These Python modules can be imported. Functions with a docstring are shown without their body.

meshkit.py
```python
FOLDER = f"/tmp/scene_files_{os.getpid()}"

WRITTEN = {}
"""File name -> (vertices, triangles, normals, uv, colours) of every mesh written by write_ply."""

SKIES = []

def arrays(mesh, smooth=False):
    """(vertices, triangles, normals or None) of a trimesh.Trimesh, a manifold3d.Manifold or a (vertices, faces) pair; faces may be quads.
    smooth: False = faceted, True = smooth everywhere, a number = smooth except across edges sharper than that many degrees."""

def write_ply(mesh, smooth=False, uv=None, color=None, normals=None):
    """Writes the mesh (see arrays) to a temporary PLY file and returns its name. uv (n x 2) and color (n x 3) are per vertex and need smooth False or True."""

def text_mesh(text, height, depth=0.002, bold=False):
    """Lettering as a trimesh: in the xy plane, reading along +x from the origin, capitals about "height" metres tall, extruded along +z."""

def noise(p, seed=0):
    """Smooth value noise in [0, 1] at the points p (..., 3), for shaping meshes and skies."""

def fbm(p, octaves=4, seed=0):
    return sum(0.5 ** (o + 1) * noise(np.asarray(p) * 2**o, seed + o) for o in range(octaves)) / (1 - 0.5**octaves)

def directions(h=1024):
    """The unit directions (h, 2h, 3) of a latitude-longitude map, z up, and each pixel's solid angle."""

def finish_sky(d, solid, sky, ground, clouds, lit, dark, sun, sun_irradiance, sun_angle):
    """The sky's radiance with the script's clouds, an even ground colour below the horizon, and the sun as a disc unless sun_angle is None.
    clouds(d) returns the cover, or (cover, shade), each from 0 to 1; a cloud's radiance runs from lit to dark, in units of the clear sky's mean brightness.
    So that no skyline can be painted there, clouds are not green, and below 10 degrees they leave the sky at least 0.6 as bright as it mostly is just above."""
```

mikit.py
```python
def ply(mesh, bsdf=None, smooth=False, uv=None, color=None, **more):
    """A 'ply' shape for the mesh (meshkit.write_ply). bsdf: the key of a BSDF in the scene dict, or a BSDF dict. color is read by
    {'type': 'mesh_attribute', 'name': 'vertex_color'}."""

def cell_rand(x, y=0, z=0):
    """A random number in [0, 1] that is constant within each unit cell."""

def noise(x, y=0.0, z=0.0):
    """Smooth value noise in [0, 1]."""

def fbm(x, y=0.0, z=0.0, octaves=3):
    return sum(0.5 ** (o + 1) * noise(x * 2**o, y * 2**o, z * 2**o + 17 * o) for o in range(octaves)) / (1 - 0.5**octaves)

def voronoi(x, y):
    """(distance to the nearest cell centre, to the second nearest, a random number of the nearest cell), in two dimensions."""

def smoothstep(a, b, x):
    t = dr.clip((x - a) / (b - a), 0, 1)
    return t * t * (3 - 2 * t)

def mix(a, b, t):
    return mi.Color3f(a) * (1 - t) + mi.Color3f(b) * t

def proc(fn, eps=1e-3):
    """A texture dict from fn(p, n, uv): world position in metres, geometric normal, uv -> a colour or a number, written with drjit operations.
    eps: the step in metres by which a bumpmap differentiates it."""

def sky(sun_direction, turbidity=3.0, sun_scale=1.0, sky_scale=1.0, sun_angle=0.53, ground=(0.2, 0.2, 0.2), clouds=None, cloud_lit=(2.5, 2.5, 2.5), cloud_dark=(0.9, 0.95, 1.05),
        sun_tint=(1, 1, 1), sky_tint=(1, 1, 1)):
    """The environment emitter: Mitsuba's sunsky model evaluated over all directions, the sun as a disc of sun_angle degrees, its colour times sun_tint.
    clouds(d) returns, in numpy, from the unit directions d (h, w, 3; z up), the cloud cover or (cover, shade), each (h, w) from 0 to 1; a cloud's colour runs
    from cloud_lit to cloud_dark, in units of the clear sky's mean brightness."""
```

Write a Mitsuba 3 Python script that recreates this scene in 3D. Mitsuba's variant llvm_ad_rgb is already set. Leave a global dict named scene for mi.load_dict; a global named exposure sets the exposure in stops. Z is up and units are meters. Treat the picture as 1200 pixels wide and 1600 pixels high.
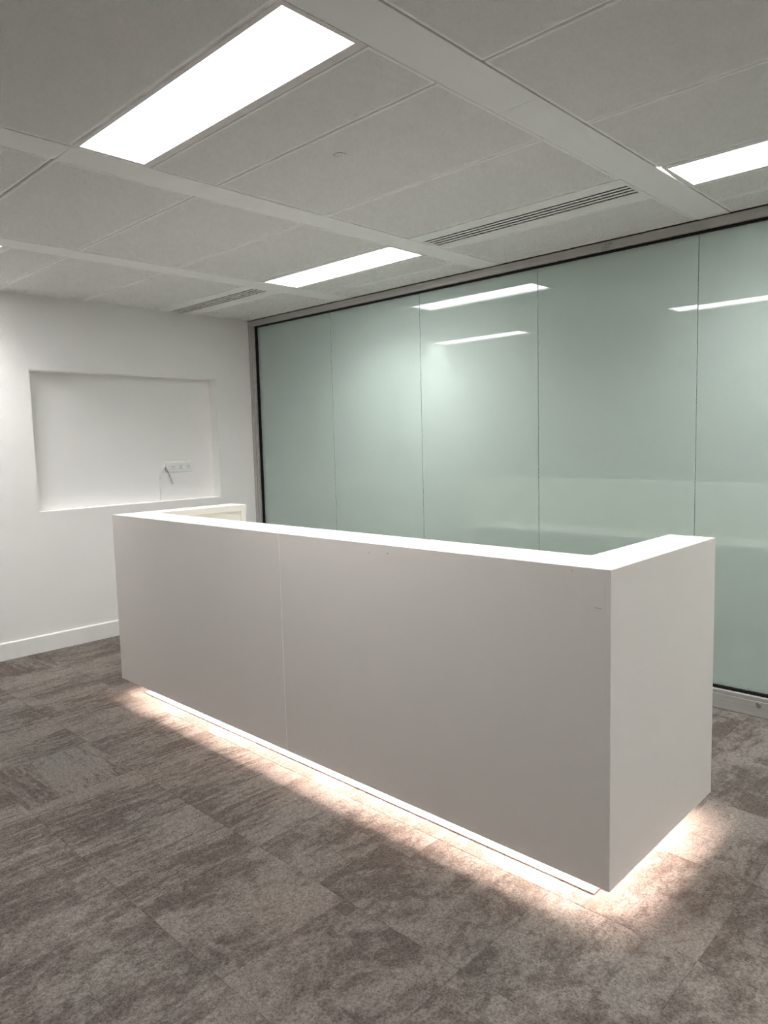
import math, random
import numpy as np, trimesh, manifold3d as m3, shapely, drjit as dr, mitsuba as mi
import mikit
from meshkit import text_mesh
from mikit import proc, fbm, noise, cell_rand, smoothstep, mix

random.seed(7)
T = mi.ScalarTransform4f
scene, labels = {'type': 'scene'}, {}

# ------------------------------------------------------------------ camera
F, PITCH, ROLL, YAW, CAMH = 1128.2, 0.097515, -0.025754, -0.766587, 1.56273
cy, sy, cp, sp = math.cos(YAW), math.sin(YAW), math.cos(PITCH), math.sin(PITCH)
fw = np.array([sy * cp, cy * cp, -sp]); rt = np.array([cy, -sy, 0.0]); up = np.cross(rt, fw)
up2 = -math.sin(ROLL) * rt + math.cos(ROLL) * up
eye = np.array([0, 0, CAMH])
scene['camera'] = {'type': 'perspective', 'fov': 2 * math.degrees(math.atan(600 / F)), 'fov_axis': 'x', 'near_clip': 0.05, 'far_clip': 100.0,
                   'to_world': T().look_at(origin=eye.tolist(), target=(eye + fw).tolist(), up=up2.tolist())}
# ------------------------------------------------------------------ light and exposure
exposure = 0.72
BEAM = (0.62, 0.605, 0.59)           # intensity of each spot added under a diffuser to narrow the panel light downwards
PANEL = (7.0, 6.85, 6.7)          # radiance of the ceiling light diffusers
LED = (102.0, 81.0, 71.5)            # radiance of the LED strips under the desk

# ------------------------------------------------------------------ materials
def rgb(r, g, b): return {'type': 'rgb', 'value': [r, g, b]}
def pr(c, rough=0.5, spec=0.5, **k):
    return {'type': 'twosided', 'bsdf': {'type': 'principled', 'base_color': c if isinstance(c, dict) else rgb(*c), 'roughness': rough, 'specular': spec, **k}}

def perforated(p, n, uv):
    g = 0.0060
    a = (p.x + p.y) / g; b = (p.x - p.y) / g
    a = a - dr.floor(a) - 0.5; b = b - dr.floor(b) - 0.5
    hole = 1 - smoothstep(0.20, 0.30, dr.sqrt(a * a + b * b))
    hole = dr.select(uv.x > 0.001, 0.0, hole)
    plain = dr.select(uv.x > 0.001, 1.0, 0.0)
    return mix(mi.Color3f(0.79, 0.79, 0.775), mi.Color3f(0.90, 0.90, 0.89), plain) * (1 - 0.55 * hole)

TS = 0.5
def carpet(p, n, uv):
    gx, gy = (p.x + 5.745) / TS, (p.y - 0.07) / TS
    i, j = dr.floor(gx), dr.floor(gy)
    r1, r2, r3 = cell_rand(i, j, 3), cell_rand(i, j, 5), cell_rand(i, j, 9)
    turn = r1 > 0.88
    u = dr.select(turn, p.y, p.x) + 13 * r2
    v = dr.select(turn, p.x, p.y) + 29 * r3
    # hard edged sub-blocks inside a tile
    bi, bj = dr.floor(u * 7.0 + 0.9 * noise(v * 1.6, r2 * 9)), dr.floor(v * 2.4)
    block = cell_rand(bi, bj, 21) - 0.5
    warp = 0.35 * (fbm(u * 5, v * 5, 3.0) - 0.5)
    big = fbm(u * 6.5 + warp, v * 2.4 + warp, 1.0, 3) - 0.5
    streak = fbm(u * 80 + 4 * warp, v * 10 + 5 * warp, 5.0, 3) - 0.5
    mott = fbm(u * 55 + 8 * warp, v * 38, 8.0, 3) - 0.5
    crackle = fbm(u * 24 + 9 * warp, v * 19 + 9 * warp, 2.0, 3) - 0.5
    iso = smoothstep(0.35, 0.65, 0.5 * r2 + 0.5 * smoothstep(-3.6, -1.6, p.x))       # some tiles streaky, some crackled
    m = 1.0 * big + 0.34 * block + (0.95 - 0.65 * iso) * streak + 0.6 * mott + 0.9 * iso * crackle + 0.05 * (r3 - 0.5)
    light = smoothstep(-0.36, 0.38, m)
    pile = noise(p.x * 330, p.y * 330) * 0.5 + noise(p.x * 170 + 7, p.y * 170) * 0.5
    tint = fbm(p.x * 2.2, p.y * 2.2, 4.0) - 0.5
    c = mix(mi.Color3f(0.113, 0.0975, 0.0870), mi.Color3f(0.202, 0.182, 0.165), light)
    c = c * (0.52 + 0.96 * pile)
    return c * mi.Color3f(1 + 0.12 * tint, 1.0, 1 - 0.02 * tint)

def paint(p, n, uv):
    t = fbm(p.x * 1.3, p.y * 1.3, p.z * 1.3) - 0.5
    return mi.Color3f(0.90, 0.89, 0.885) * (1 + 0.02 * t)

def brushed(p, n, uv):
    t = fbm(p.x * 3, p.y * 160, p.z * 220) - 0.5
    return mi.Color3f(0.46, 0.455, 0.44) * (1 + 0.25 * t)

M = {
    'wall_paint': pr(proc(paint), 0.75, 0.3),
    'grey_paint': pr((0.45, 0.44, 0.43), 0.75, 0.3),
    'tile_metal': pr(proc(perforated), 0.6, 0.35),
    'beam_metal': pr((0.85, 0.855, 0.84), 0.55, 0.4),
    'light_frame': pr((0.74, 0.72, 0.71), 0.5, 0.4),
    'plenum': pr((0.03, 0.03, 0.03), 0.9, 0.1),
    'black_rubber': pr((0.006, 0.006, 0.006), 0.7, 0.2),
    'carpet': {'type': 'twosided', 'bsdf': {'type': 'diffuse', 'reflectance': proc(carpet)}},
    'slab': pr((0.3, 0.3, 0.3), 0.9, 0.1),
    'glass_pane': {'type': 'twosided', 'bsdf': {'type': 'blendbsdf', 'weight': 0.8,      # clear glass front over a satin, green-white back
                   'a': {'type': 'plastic', 'diffuse_reflectance': rgb(0, 0, 0), 'int_ior': 2.2, 'nonlinear': False},
                   'b': {'type': 'roughplastic', 'diffuse_reflectance': rgb(0.73, 0.905, 0.84), 'int_ior': 1.8, 'alpha': 0.48, 'nonlinear': False}}},
    'aluminium': pr(proc(brushed), 0.45, 0.5, metallic=0.35),
    'chrome': pr((0.6, 0.6, 0.6), 0.2, 0.5, metallic=1.0),
    'laminate': pr((0.785, 0.757, 0.725), 0.42, 0.45),
    'cream': pr((0.80, 0.775, 0.70), 0.5, 0.4),
    'seam_white': pr((0.92, 0.91, 0.90), 0.6, 0.3),
    'plate_white': pr((0.62, 0.59, 0.565), 0.6, 0.3),
    'joint_dark': pr((0.20, 0.26, 0.24), 0.6, 0.3),
    'plastic_white': pr((0.88, 0.88, 0.875), 0.35, 0.5),
    'white_cable': pr((0.80, 0.80, 0.79), 0.5, 0.4),
    'grey_cable': pr((0.50, 0.50, 0.49), 0.5, 0.4),
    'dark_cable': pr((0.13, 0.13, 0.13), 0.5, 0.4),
    'pencil': pr((0.10, 0.10, 0.10), 0.8, 0.2),
    'diffuser': pr((0.85, 0.85, 0.85), 0.6, 0.3),
}
scene.update(M)

# ------------------------------------------------------------------ helpers
def box(x0, x1, y0, y1, z0, z1):
    return trimesh.creation.box(bounds=[(x0, y0, z0), (x1, y1, z1)])
def cbox(x0, x1, y0, y1, z0, z1, c=0.001):
    a = [x0, y0, z0]; b = [x1, y1, z1]; pts = []
    for k in range(3):
        lo, hi = np.array(a) + c, np.array(b) - c
        lo[k], hi[k] = a[k], b[k]
        pts += [[(lo, hi)[s & 1][0], (lo, hi)[s >> 1 & 1][1], (lo, hi)[s >> 2 & 1][2]] for s in range(8)]
    return trimesh.convex.convex_hull(np.array(pts))
def extrude(poly, z0, z1):
    m = trimesh.creation.extrude_polygon(shapely.Polygon(poly) if not hasattr(poly, 'area') else poly, z1 - z0, engine='earcut')
    m.apply_translation([0, 0, z0]); return m
def join(*ms): return trimesh.util.concatenate(ms)
def tube(pts, r, n=12):
    """A tube along a smoothed line."""
    from scipy.interpolate import CubicSpline
    pts = np.array(pts, float); t = np.r_[0, np.cumsum(np.linalg.norm(np.diff(pts, axis=0), axis=1))]
    c = CubicSpline(t, pts)(np.linspace(0, t[-1], 40)) if len(pts) > 2 else pts
    circle = shapely.Point(0, 0).buffer(r, quad_segs=n // 4)
    return trimesh.creation.sweep_polygon(circle, c, engine='earcut')
used = {}
def numbered(name):
    k = used.get(name, -1) + 1; used[name] = k
    return name if k == 0 else f'{name}_{k:03d}'
def put(name, mesh, mat, parent=None, smooth=False, uv=None, at=None, emit=None, label=None, kind=None):
    key = numbered((parent + '__' if parent else '') + name)
    d = mesh if isinstance(mesh, dict) else mikit.ply(mesh, mat, smooth=smooth, uv=uv)
    d = dict(d)
    if at is not None: d['to_world'] = T().translate(list(at))
    if emit is not None: d['emitter'] = {'type': 'area', 'radiance': rgb(*emit)}
    scene[key] = d
    if label or kind:
        labels[key] = {}
        if label: labels[key]['label'] = label
        if kind: labels[key]['kind'] = kind
    return key
def thing(name, label, category, group=None):
    key = numbered(name); labels[key] = {'label': label, 'category': category}
    if group: labels[key]['group'] = group
    return key
def struct(key, label=None):
    labels[key] = {'kind': 'structure', **({'label': label} if label else {})}

# ------------------------------------------------------------------ dimensions of the room
WL, GF, CE = -5.745, 4.169, 2.726           # left wall, partition frame front, ceiling
GP = 4.213                                   # glass face
XR, YB = 2.84, -2.61                         # unseen right wall and back wall
BEAMS = [(-4.482, -4.316), (-3.036, -2.866), (-1.571, -1.397), (-0.105, 0.069), (1.361, 1.535)]
BAYS = [(WL, -4.482), (-4.316, -3.036), (-2.866, -1.571), (-1.397, -0.105), (0.069, 1.361), (1.535, XR)]

# ------------------------------------------------------------------ floor of carpet tiles
struct('floor')
put('floor', box(WL - .2, XR + .2, YB - .2, GF + .3, -0.12, -0.006), 'slab')
def clip_tile(x0, x1, y0, y1):
    c = 0.0012
    top = [(x0 + c, y0 + c, 0), (x1 - c, y0 + c, 0), (x1 - c, y1 - c, 0), (x0 + c, y1 - c, 0)]
    mid = [(x0, y0, -c), (x1, y0, -c), (x1, y1, -c), (x0, y1, -c)]
    bot = [(x0, y0, -.006), (x1, y0, -.006), (x1, y1, -.006), (x0, y1, -.006)]
    v = np.array(top + mid + bot)
    f = [(0, 1, 2, 3)] + [((k + 1) % 4 + a + 4, (k + 1) % 4 + a, k + a, k + a + 4) for a in (0, 4) for k in range(4)] + [(11, 10, 9, 8)]
    return (v, np.array(f))
full = {}
x = WL
while x < XR - .01:
    y = 0.07 + TS * math.floor((YB - 0.07) / TS)
    while y < GF - .01:
        y0, y1, x1 = max(y, YB), min(y + TS, GF), min(x + TS, XR)
        if y1 - y0 > TS - .001 and x1 - x > TS - .001:
            if 't' not in full: full['t'] = mikit.ply(clip_tile(0, TS, 0, TS), 'carpet')
            put('carpet_tile', full['t'], None, 'floor', at=(x, y, 0))
        else:
            put('carpet_tile', clip_tile(x, x1, y0, y1), 'carpet', 'floor')
        y += TS
    x += TS

# ------------------------------------------------------------------ ceiling
struct('ceiling')
put('ceiling', box(WL - .2, XR + .2, YB - .2, GF + .3, CE + .06, CE + .16), 'plenum')
def tray(w, d):
    """A metal ceiling tile seen from below: perforated field (u = 0), plain border (u = 1), small bevel, upstand."""
    g, e, b = 0.0028, 0.0065, 0.015
    def ring(o, z): return [(o, o, z), (w - o, o, z), (w - o, d - o, z), (o, d - o, z)]
    v, uv, f = [], [], []
    def quad(q, u):
        k = len(v); v.extend(q); uv.extend([(u, 0)] * 4); f.append((k, k + 1, k + 2, k + 3))
    inner, outer, bev, upr = ring(b, 0), ring(e, 0), ring(g, .003), ring(g, .03)
    quad(inner[::-1], 0.0)
    for k in range(4):
        n = (k + 1) % 4
        quad([inner[k], inner[n], outer[n], outer[k]], 1.0)
        quad([outer[k], outer[n], bev[n], bev[k]], 1.0)
        quad([bev[k], bev[n], upr[n], upr[k]], 1.0)
    quad(upr, 1.0)
    return (np.array(v), np.array(f)), np.array(uv)
trays = {}
def tile(x0, x1, y0, y1):
    k = (round(x1 - x0, 4), round(y1 - y0, 4))
    if k not in trays:
        m, uv = tray(*k); trays[k] = mikit.ply(m, 'tile_metal', uv=uv)
    put('tile', trays[k], None, 'ceiling', at=(x0, y0, CE))
ROWS = [-2.61, -1.96, -1.31, -0.66, -0.01, 0.64, 1.29, 1.94, 2.59, 3.24, 3.60, 3.905, GF - .003]
lights_at, vents_at = [], []
for b, (x0, x1) in enumerate(BAYS):
    for y0, y1 in zip(ROWS, ROWS[1:]):
        if y0 == 1.29 and b % 2 == 0:
            lights_at.append((b, x0, x1, 1.29, 1.615)); tile(x0, x1, 1.615, 1.94)
        elif y0 == 3.24:
            (lights_at if b % 2 else vents_at).append((b, x0, x1, 3.24, 3.60))
        elif y0 == 3.60 and b % 2 == 0: tile(x0 + (.009 if b == 0 else 0), x1, 3.60, GF - .003)
        elif y0 == 3.905 and b % 2 == 0: continue
        else: tile(x0, x1, y0, y1 - (.004 if y1 == 1.29 else 0))
for x0, x1 in BEAMS:
    cuts = [YB, -1.7, 2.274, GF - .003] if abs(x0 + 1.571) < .01 else [YB, -1.7, 1.29, GF - .003]
    for y0, y1 in zip(cuts, cuts[1:]):
        if abs(x0 + 1.571) > .01 and y0 == 1.29: pass
        put('beam', cbox(x0 + .0015, x1 - .0015, y0 + .0004, y1 - .0004, CE - .001, CE + .03, .0012), 'beam_metal', 'ceiling')

LIGHT_LABEL = {
    (2, 1.29): 'large bright ceiling light panel nearest the camera, above the desk front',
    (1, 3.24): 'bright ceiling light panel beside the far vent, above the left end of the glass wall',
    (3, 3.24): 'bright ceiling light panel cut by the right photo edge, light leaking at its corner',
    (0, 1.29): 'ceiling light panel by the white wall, only its corner showing at the left edge',
}
for b, x0, x1, y0, y1 in lights_at:
    lab = LIGHT_LABEL.get((b, round(y0, 2)), 'rectangular ceiling light panel outside the photo, in bay %d near y %.1f' % (b, y0))
    if (b, round(y0, 2)) not in LIGHT_LABEL:
        lab = {(4, 1.29): 'ceiling light panel outside the photo, over the floor right of the desk', (5, 3.24): 'ceiling light panel outside the photo, by the glass wall far to the right'}[(b, round(y0, 2))]
    t = thing('ceiling_light', lab, 'ceiling light', 'ceiling light panels')
    near, far = (0.020, 0.036) if y1 - y0 < .34 else (0.042, 0.022)
    a0, a1, c0, c1 = x0 + .022, x1 - .020, y0 + near, y1 - far
    if b == 0: a1 = x1 - .005
    outer = [(x0 + .002, y0 + .002), (x1 - .002, y0 + .002), (x1 - .002, y1 - .002), (x0 + .002, y1 - .002)]
    if b == 3 and y0 == 3.24:          # the frame sits askew here: a thin wedge of light shows along the beam
        outer = [(x0 + .016, y0 + .002), (x1 - .002, y0 + .002), (x1 - .002, y1 - .002), (x0 + .002, y1 - .002), (x0 + .002, y0 + .20)]
        a0 += .006
    fr = shapely.Polygon(outer, [[(a0, c0), (a1, c0), (a1, c1), (a0, c1)]])
    put('frame', extrude(fr, CE, CE + .012), 'light_frame', t)
    # a sloped inner lip down to the diffuser
    dif = trimesh.Trimesh([(x0 + .001, y0 + .003, CE + .013), (x1 - .003, y0 + .003, CE + .013), (x1 - .003, y1 - .003, CE + .013), (x0 + .001, y1 - .003, CE + .013)],
                          [(0, 2, 1), (0, 3, 2)], process=False)
    put('diffuser', dif, 'diffuser', t, emit=PANEL, label='glowing white diffuser')
    for i in range(5):  # unseen added spots that shape the downward wash of the panel
        for j in range(2):
            px, py = a0 + (a1 - a0) * (i + .5) / 5, c0 + (c1 - c0) * (j + .5) / 2
            scene[numbered('panel_beam_spot')] = {'type': 'spot', 'to_world': T().look_at(origin=[px, py, CE + .006], target=[px, py, 0], up=[0, 1, 0]), 'intensity': rgb(*BEAM), 'cutoff_angle': 66.0, 'beam_width': 14.0}
    put('housing', join(box(x0 + .002, x1 - .002, y0 + .002, y1 - .002, CE + .02, CE + .055)), 'light_frame', t)

VENT_LABEL = {2: 'long linear ceiling vent above the desk, four dark slots, between two beams',
              0: 'linear ceiling vent with dark slots where the ceiling meets the white wall', 4: 'linear ceiling vent outside the photo, far to the right'}
for b, x0, x1, y0, y1 in vents_at:
    t = thing('ceiling_vent', VENT_LABEL[b], 'air vent', 'linear ceiling vents')
    s0, pitch, w = 3.349, 0.0385, 0.0195
    xa, xb = (x0 + .018, x1 - .022) if b else (x0 + .004, x1 - .05)
    holes = [(s0 + k * pitch, s0 + k * pitch + w) for k in range(4)]
    fr = shapely.Polygon([(x0 + .002, y0 + .002), (x1 - .002, y0 + .002), (x1 - .002, y1 - .004), (x0 + .002, y1 - .004)],
                         [[(xa, holes[0][0]), (xb, holes[0][0]), (xb, holes[3][1]), (xa, holes[3][1])]])
    put('frame', extrude(fr, CE, CE + .004), 'beam_metal', t)
    for k in range(3):
        put('slat', cbox(xa - .003, xb + .003, holes[k][1], holes[k + 1][0], CE, CE + .004, .001), 'beam_metal', t)
    put('backing', box(x0 + .004, x1 - .004, y0 + .01, y1 - .01, CE + .0145, CE + .05), 'black_rubber', t, label='black inside of the slots')

# sensor on the ceiling
t = thing('ceiling_sensor', 'small round white sensor set in a ceiling tile', 'sensor')
sx, syy = -2.227, 2.108
prof = np.array([(0, -.004), (.014, -.004), (.019, -.0035), (.0225, -.001), (.0225, .004), (0, .004)])
d = trimesh.creation.revolve(prof, sections=40); d.apply_translation([sx, syy, CE]); put('body', d, 'plastic_white', t, smooth=30)
d = trimesh.creation.annulus(.0222, .0250, .0012, sections=40); d.apply_translation([sx, syy, CE - .0004]); put('shadow_ring', d, 'dark_cable', t, label='thin dark ring painted as shadow around the sensor')  # dark ring stands in for the shadow around the sensor body
d = trimesh.creation.cylinder(.0065, .003, sections=28); d.apply_translation([sx - .004, syy - .004, CE - .0045]); put('lens', d, 'grey_cable', t, smooth=30, label='round grey lens')
d = box(-.0012, .0012, -.008, .008, -.001, .001); d.apply_transform(trimesh.transformations.rotation_matrix(.75, (0, 0, 1))); d.apply_translation([sx + .0045, syy + .0045, CE - .0045])
put('slot', d, 'dark_cable', t)

# ------------------------------------------------------------------ left wall with its niche
struct('wall_left')
NY0, NY1, NZ0, NZ1, ND = 2.145, 3.784, 1.089, 2.170, 0.112
th = 0.25
hole = box(WL - ND, WL + .1, NY0, NY1, NZ0, NZ1)
wall = m3.Manifold.cube([th, GF + .2 - YB + .2, CE + .06]).translate([WL - th, YB - .2, 0]) - m3.Manifold.cube([ND + .1, NY1 - NY0, NZ1 - NZ0]).translate([WL - ND, NY0, NZ0])
put('wall_left', wall, 'wall_paint')
struct('baseboard_left')
prof = shapely.Polygon([(0, 0), (.014, 0), (.014, .124), (.008, .131), (0, .131)])
bb = trimesh.creation.extrude_polygon(prof, GF - .002 - YB, engine='earcut')     # profile x,y -> world x,z ; length -> y
v = bb.vertices.copy(); bb.vertices = np.c_[WL + v[:, 0], GF - .002 - v[:, 2], v[:, 1]]
put('baseboard_left', bb, 'wall_paint')
# unseen walls that close the room behind the camera
struct('wall_right'); put('wall_right', box(XR, XR + .1, YB - .1, GF + .3, 0, CE + .06), 'grey_paint')
struct('wall_rear'); put('wall_rear', box(WL, XR, YB - .1, YB, 0, CE + .06), 'grey_paint')

# ------------------------------------------------------------------ glass partition along the back
struct('wall_back')
FZ0, FZ1, FXL = 0.112, 2.671, -5.667
put('wall_back', box(WL, XR, GP + .05, GP + .12, 0, CE + .06), 'slab')
top = cbox(WL + .001, XR, GF, GP + .05, FZ1, CE - .004, .0015)
put('top_frame', top, 'aluminium', 'wall_back', label='grey aluminium head channel')
put('bottom_frame', join(cbox(WL + .001, XR, GF, GP + .05, .001, .088, .001), cbox(WL + .001, XR, GF + .0015, GP + .05, .0885, FZ0, .0015)), 'aluminium', 'wall_back', label='grey aluminium floor channel')
put('side_frame', join(cbox(WL + .001, WL + .043, GF, GP + .05, FZ0, FZ1, .002), cbox(WL + .0445, WL + .060, GF + .004, GP + .05, FZ0, FZ1, .001), cbox(WL + .0615, FXL, GF, GP + .05, FZ0, FZ1, .002)),
    'aluminium', 'wall_back', label='grey aluminium side channel with grooves')
put('gasket', join(box(FXL, XR, GP - .022, GP + .03, FZ1 - .0115, FZ1 + .0005), box(FXL, XR, GP - .022, GP + .03, FZ0 - .0005, FZ0 + .014),
                   box(FXL - .0005, FXL + .013, GP - .022, GP + .03, FZ0, FZ1)), 'black_rubber', 'wall_back', label='black rubber gasket line')
JOINTS = [FXL + .004, -4.633, -3.633, -2.608, -1.578, -0.545, 0.485, 1.515, XR]
for k, (x0, x1) in enumerate(zip(JOINTS, JOINTS[1:])):
    m = cbox(x0 + .0018, x1 - .0018, GP, GP + .012, FZ0 + .004, FZ1 - .004, .0012)
    tilt = {3: .0004, 4: -.0010, 2: .0002}.get(k, 0)
    m.apply_transform(trimesh.transformations.rotation_matrix(tilt, (1, 0, 0), (0, GP, 1.4)))
    put('pane', m, 'glass_pane', 'wall_back')
for x in JOINTS[1:-1]:
    put('joint', box(x - .0015, x + .0015, GP + .0012, GP + .012, FZ0, FZ1), 'joint_dark', 'wall_back')
b_ = trimesh.creation.revolve(np.array([(0, -.007), (.006, -.0068), (.011, -.005), (.0135, -.001), (.0135, .004), (0, .004)]), sections=32)
b_.apply_transform(trimesh.transformations.rotation_matrix(-math.pi / 2, (1, 0, 0)))
if b_.bounds[0][1] > -.005: b_.apply_transform(trimesh.transformations.rotation_matrix(math.pi, (1, 0, 0)))
b_.apply_translation([-1.200, GF, .072]); put('bolt', b_, 'chrome', 'wall_back', smooth=35, label='small round metal bolt head')
for txt, x, z in (('8-0C', -2.093, 2.705), ('1.y10', -2.112, 2.684)):
    m = text_mesh(txt, .014, .0006); v = m.vertices.copy(); w = v[:, 0].max()
    m.vertices = np.c_[x - w / 2 + v[:, 0], GF + .0002 - v[:, 2], z - .007 + v[:, 1]]; m.invert()
    put('pencil_mark', m, 'pencil', 'wall_back', label='faint pencilled figures')

# ------------------------------------------------------------------ reception desk
DL, DR, DF, DK, ZT, ZB = -4.343, -1.020, 2.058, 2.945, 1.150, 0.100
RI, LI, FI, TH, SEAM = -1.205, -4.171, 2.284, 0.018, -2.667
desk = thing('reception_desk', 'white U-shaped reception desk floating above the carpet on a lit recessed plinth', 'reception desk')
def front(x0, x1): return cbox(x0, x1, DF, DF + TH, ZB, ZT, .0008)
put('front_panel', front(DL + TH, SEAM - .0024), 'laminate', desk)
put('front_panel', front(SEAM + .0024, DR - TH), 'laminate', desk)
put('seam', box(SEAM - .0024, SEAM + .0024, DF + .0006, DF + TH, ZB, ZT - .001), 'seam_white', desk, label='thin white joint line')
put('side_panel', extrude([(DL, DF + .001), (DL + .001, DF), (DL + TH, DF), (DL + TH, DK), (DL, DK)], ZB, ZT), 'laminate', desk)
put('side_panel', extrude([(DR, DF + .0015), (DR - .0015, DF), (DR - TH, DF), (DR - TH, DK), (DR, DK)], ZB, ZT), 'laminate', desk)
U = [(DL + TH, DF + TH), (DR - TH, DF + TH), (DR - TH, DK), (RI, DK), (RI, FI), (LI, FI), (LI, DK), (DL + TH, DK)]
put('top_ledge', extrude(U, ZT - TH, ZT), 'laminate', desk, label='white U-shaped top ledge')
put('inner_panel', box(LI, RI, FI - TH, FI, ZB, ZT - TH), 'cream', desk)
def inset_panel(x0, x1, face):
    """Lining of a return: a border with a shallow recessed field, as on the left return."""
    y0, y1, z0, z1 = FI, DK - TH, ZB, ZT - TH
    poly = shapely.Polygon([(y0, z0), (y1, z0), (y1, z1), (y0, z1)], [[(y0 + .03, z0 + .03), (y1 - .022, z0 + .03), (y1 - .022, z1 - .022), (y0 + .03, z1 - .022)]])
    m = trimesh.creation.extrude_polygon(poly, TH * .5, engine='earcut'); v = m.vertices.copy()
    xs = x1 - TH * .5 if face > 0 else x0
    m.vertices = np.c_[xs + v[:, 2], v[:, 0], v[:, 1]]
    bx = box(x0, x1 - TH * .5, y0, y1, z0, z1) if face > 0 else box(x0 + TH * .5, x1, y0, y1, z0, z1)
    return join(m, bx)
put('inner_panel', inset_panel(LI - TH, LI, 1), 'cream', desk, label='cream framed inner panel')
put('inner_panel', inset_panel(RI, RI + TH, -1), 'cream', desk)
put('end_panel', box(DL + TH, LI, DK - TH, DK, ZB, ZT - TH), 'laminate', desk)
put('end_panel', box(RI, DR - TH, DK - TH, DK, ZB, ZT - TH), 'laminate', desk)
ZL = 0.174
put('underside', extrude([(DL + TH, DF + TH), (DR - TH, DF + TH), (DR - TH, DK - TH), (RI + TH, DK - TH), (RI + TH, FI - TH), (LI - TH, FI - TH), (LI - TH, DK - TH), (DL + TH, DK - TH)], ZL + .004, ZL + .02), 'laminate', desk)
put('plinth', box(LI - .06, RI + .03, DF + .165, FI - .001, .0075, ZL + .004), 'laminate', desk)
put('plinth', box(RI + .004, RI + .03, FI, DK - .06, .0066, ZL + .004), 'laminate', desk)
put('plinth', box(LI - .06, LI - .004, FI, DK - .06, .0066, ZL + .004), 'laminate', desk)
PLF, PLR = 2.150, -1.122
put('base_plate', cbox(-4.235, -2.6885, PLF, FI, 0.0005, .0065, .0006), 'plate_white', desk)
put('base_plate', cbox(-2.6875, PLR, PLF, FI, 0.0015, .0075, .0006), 'plate_white', desk)
put('base_plate', cbox(RI, PLR, FI + .0005, DK - .05, 0.0005, .0065, .0006), 'plate_white', desk)
put('base_plate', cbox(-4.235, LI, FI + .0005, DK - .05, 0.0005, .0065, .0006), 'plate_white', desk)
def strip(x0, x1, y0, y1):
    return trimesh.Trimesh([(x0, y0, ZL), (x1, y0, ZL), (x1, y1, ZL), (x0, y1, ZL)], [(0, 2, 1), (0, 3, 2)], process=False)
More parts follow.
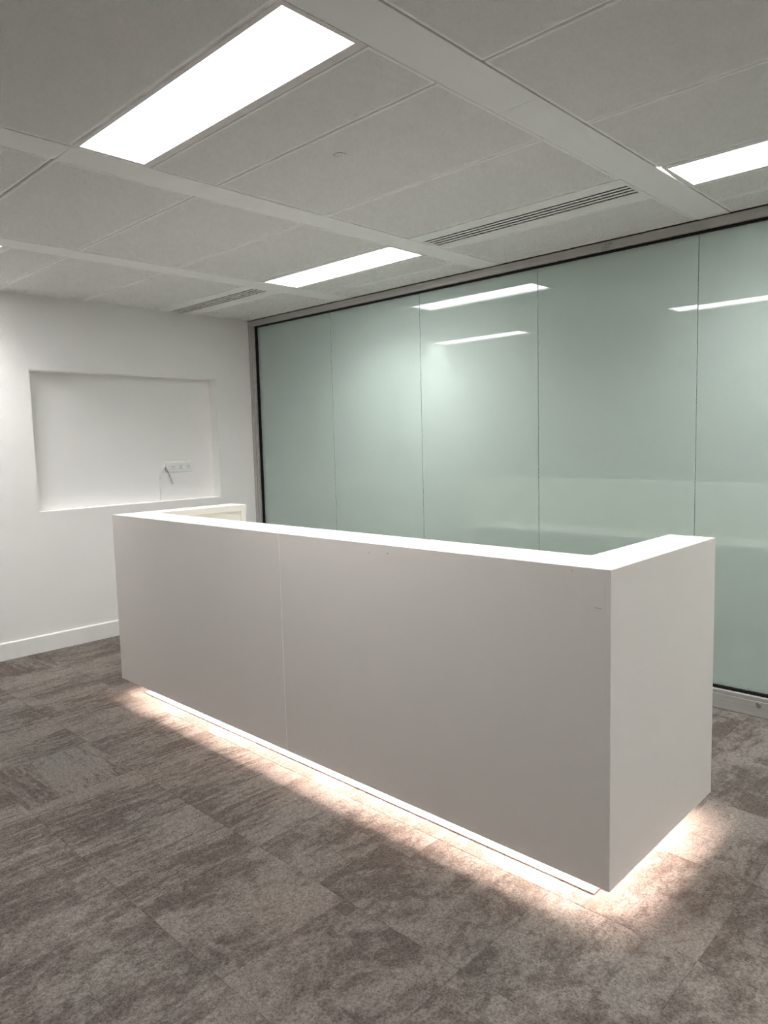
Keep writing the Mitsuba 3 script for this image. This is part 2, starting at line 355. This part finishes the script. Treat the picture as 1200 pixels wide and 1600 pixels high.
put('led_strip', strip(DL + TH + .012, DR - TH - .02, DF + .100, DF + .124), 'diffuser', desk, emit=LED, label='glowing LED strip')
put('led_strip', strip(DR - .124, DR - .100, DF + .125, DK - .05), 'diffuser', desk, emit=LED, label='glowing LED strip')
put('worktop', cbox(LI + .001, RI - .001, FI + .001, 2.90, .715, .742, .0015), 'laminate', desk, label='white lower worktop')
for x, z, w, h in ((-1.063, 1.026, .022, .003), (-2.071, 1.111, .007, .005), (-1.152, 1.135, .006, .004), (-1.967, 1.117, .007, .006), (-2.425, .167, .006, .004)):
    put('scuff', cbox(x - w / 2, x + w / 2, DF - .0004, DF + .002, z - h / 2, z + h / 2, .0003), 'grey_cable', desk)

# ------------------------------------------------------------------ socket and cables in the niche
BX = WL - ND
t = thing('wall_socket', 'white four-part socket plate on the back of the wall niche', 'wall socket')
py0, py1, pz0, pz1 = 3.292, 3.572, 1.336, 1.428
put('plate', cbox(BX - .002, BX + .009, py0, py1, pz0, pz1, .0025), 'plastic_white', t)
for k in range(3):
    c = py0 + .070 + k * .078
    md = put('module', cbox(BX + .007, BX + .0115, c - .024, c + .026, pz0 + .020, pz1 - .016, .001), 'plastic_white', t)
    zc = (pz0 + pz1) / 2
    put('slot', join(box(BX + .011, BX + .0119, c - .016, c - .008, zc + .006, zc + .010), box(BX + .011, BX + .0119, c + .006, c + .014, zc + .006, zc + .010),
                     box(BX + .011, BX + .0119, c - .003, c + .003, zc - .006, zc + .001)), 'dark_cable', md)
    put('shutter', box(BX + .011, BX + .0125, c - .018, c + .020, zc - .020, zc - .0165), 'grey_cable', md)
hy, hz = py0 - .003, 1.381
t = thing('grey_conduit', 'light grey cable running from the socket down to the niche sill', 'cable')
put('cable', tube([(BX + .006, 3.228, NZ0 + .001), (BX + .006, 3.231, NZ0 + .10), (BX + .007, 3.233, NZ0 + .20), (BX + .012, 3.247, NZ0 + .262), (BX + .012, hy - .004, hz + .004)], .0060), 'white_cable', t, smooth=40)
t = thing('connector_lead', 'short dark cable with a grey plug dangling beside the socket', 'cable')
put('cable', tube([(BX + .004, hy + .004, hz + .006), (BX + .018, hy + .000, hz - .006), (BX + .022, hy + .014, hz - .04), (BX + .016, hy + .034, hz - .075)], .0032), 'dark_cable', t, smooth=40)
put('plug', tube([(BX + .017, hy + .032, hz - .072), (BX + .012, hy + .066, hz - .150)], .0062), 'grey_cable', t, smooth=40, label='grey plug')
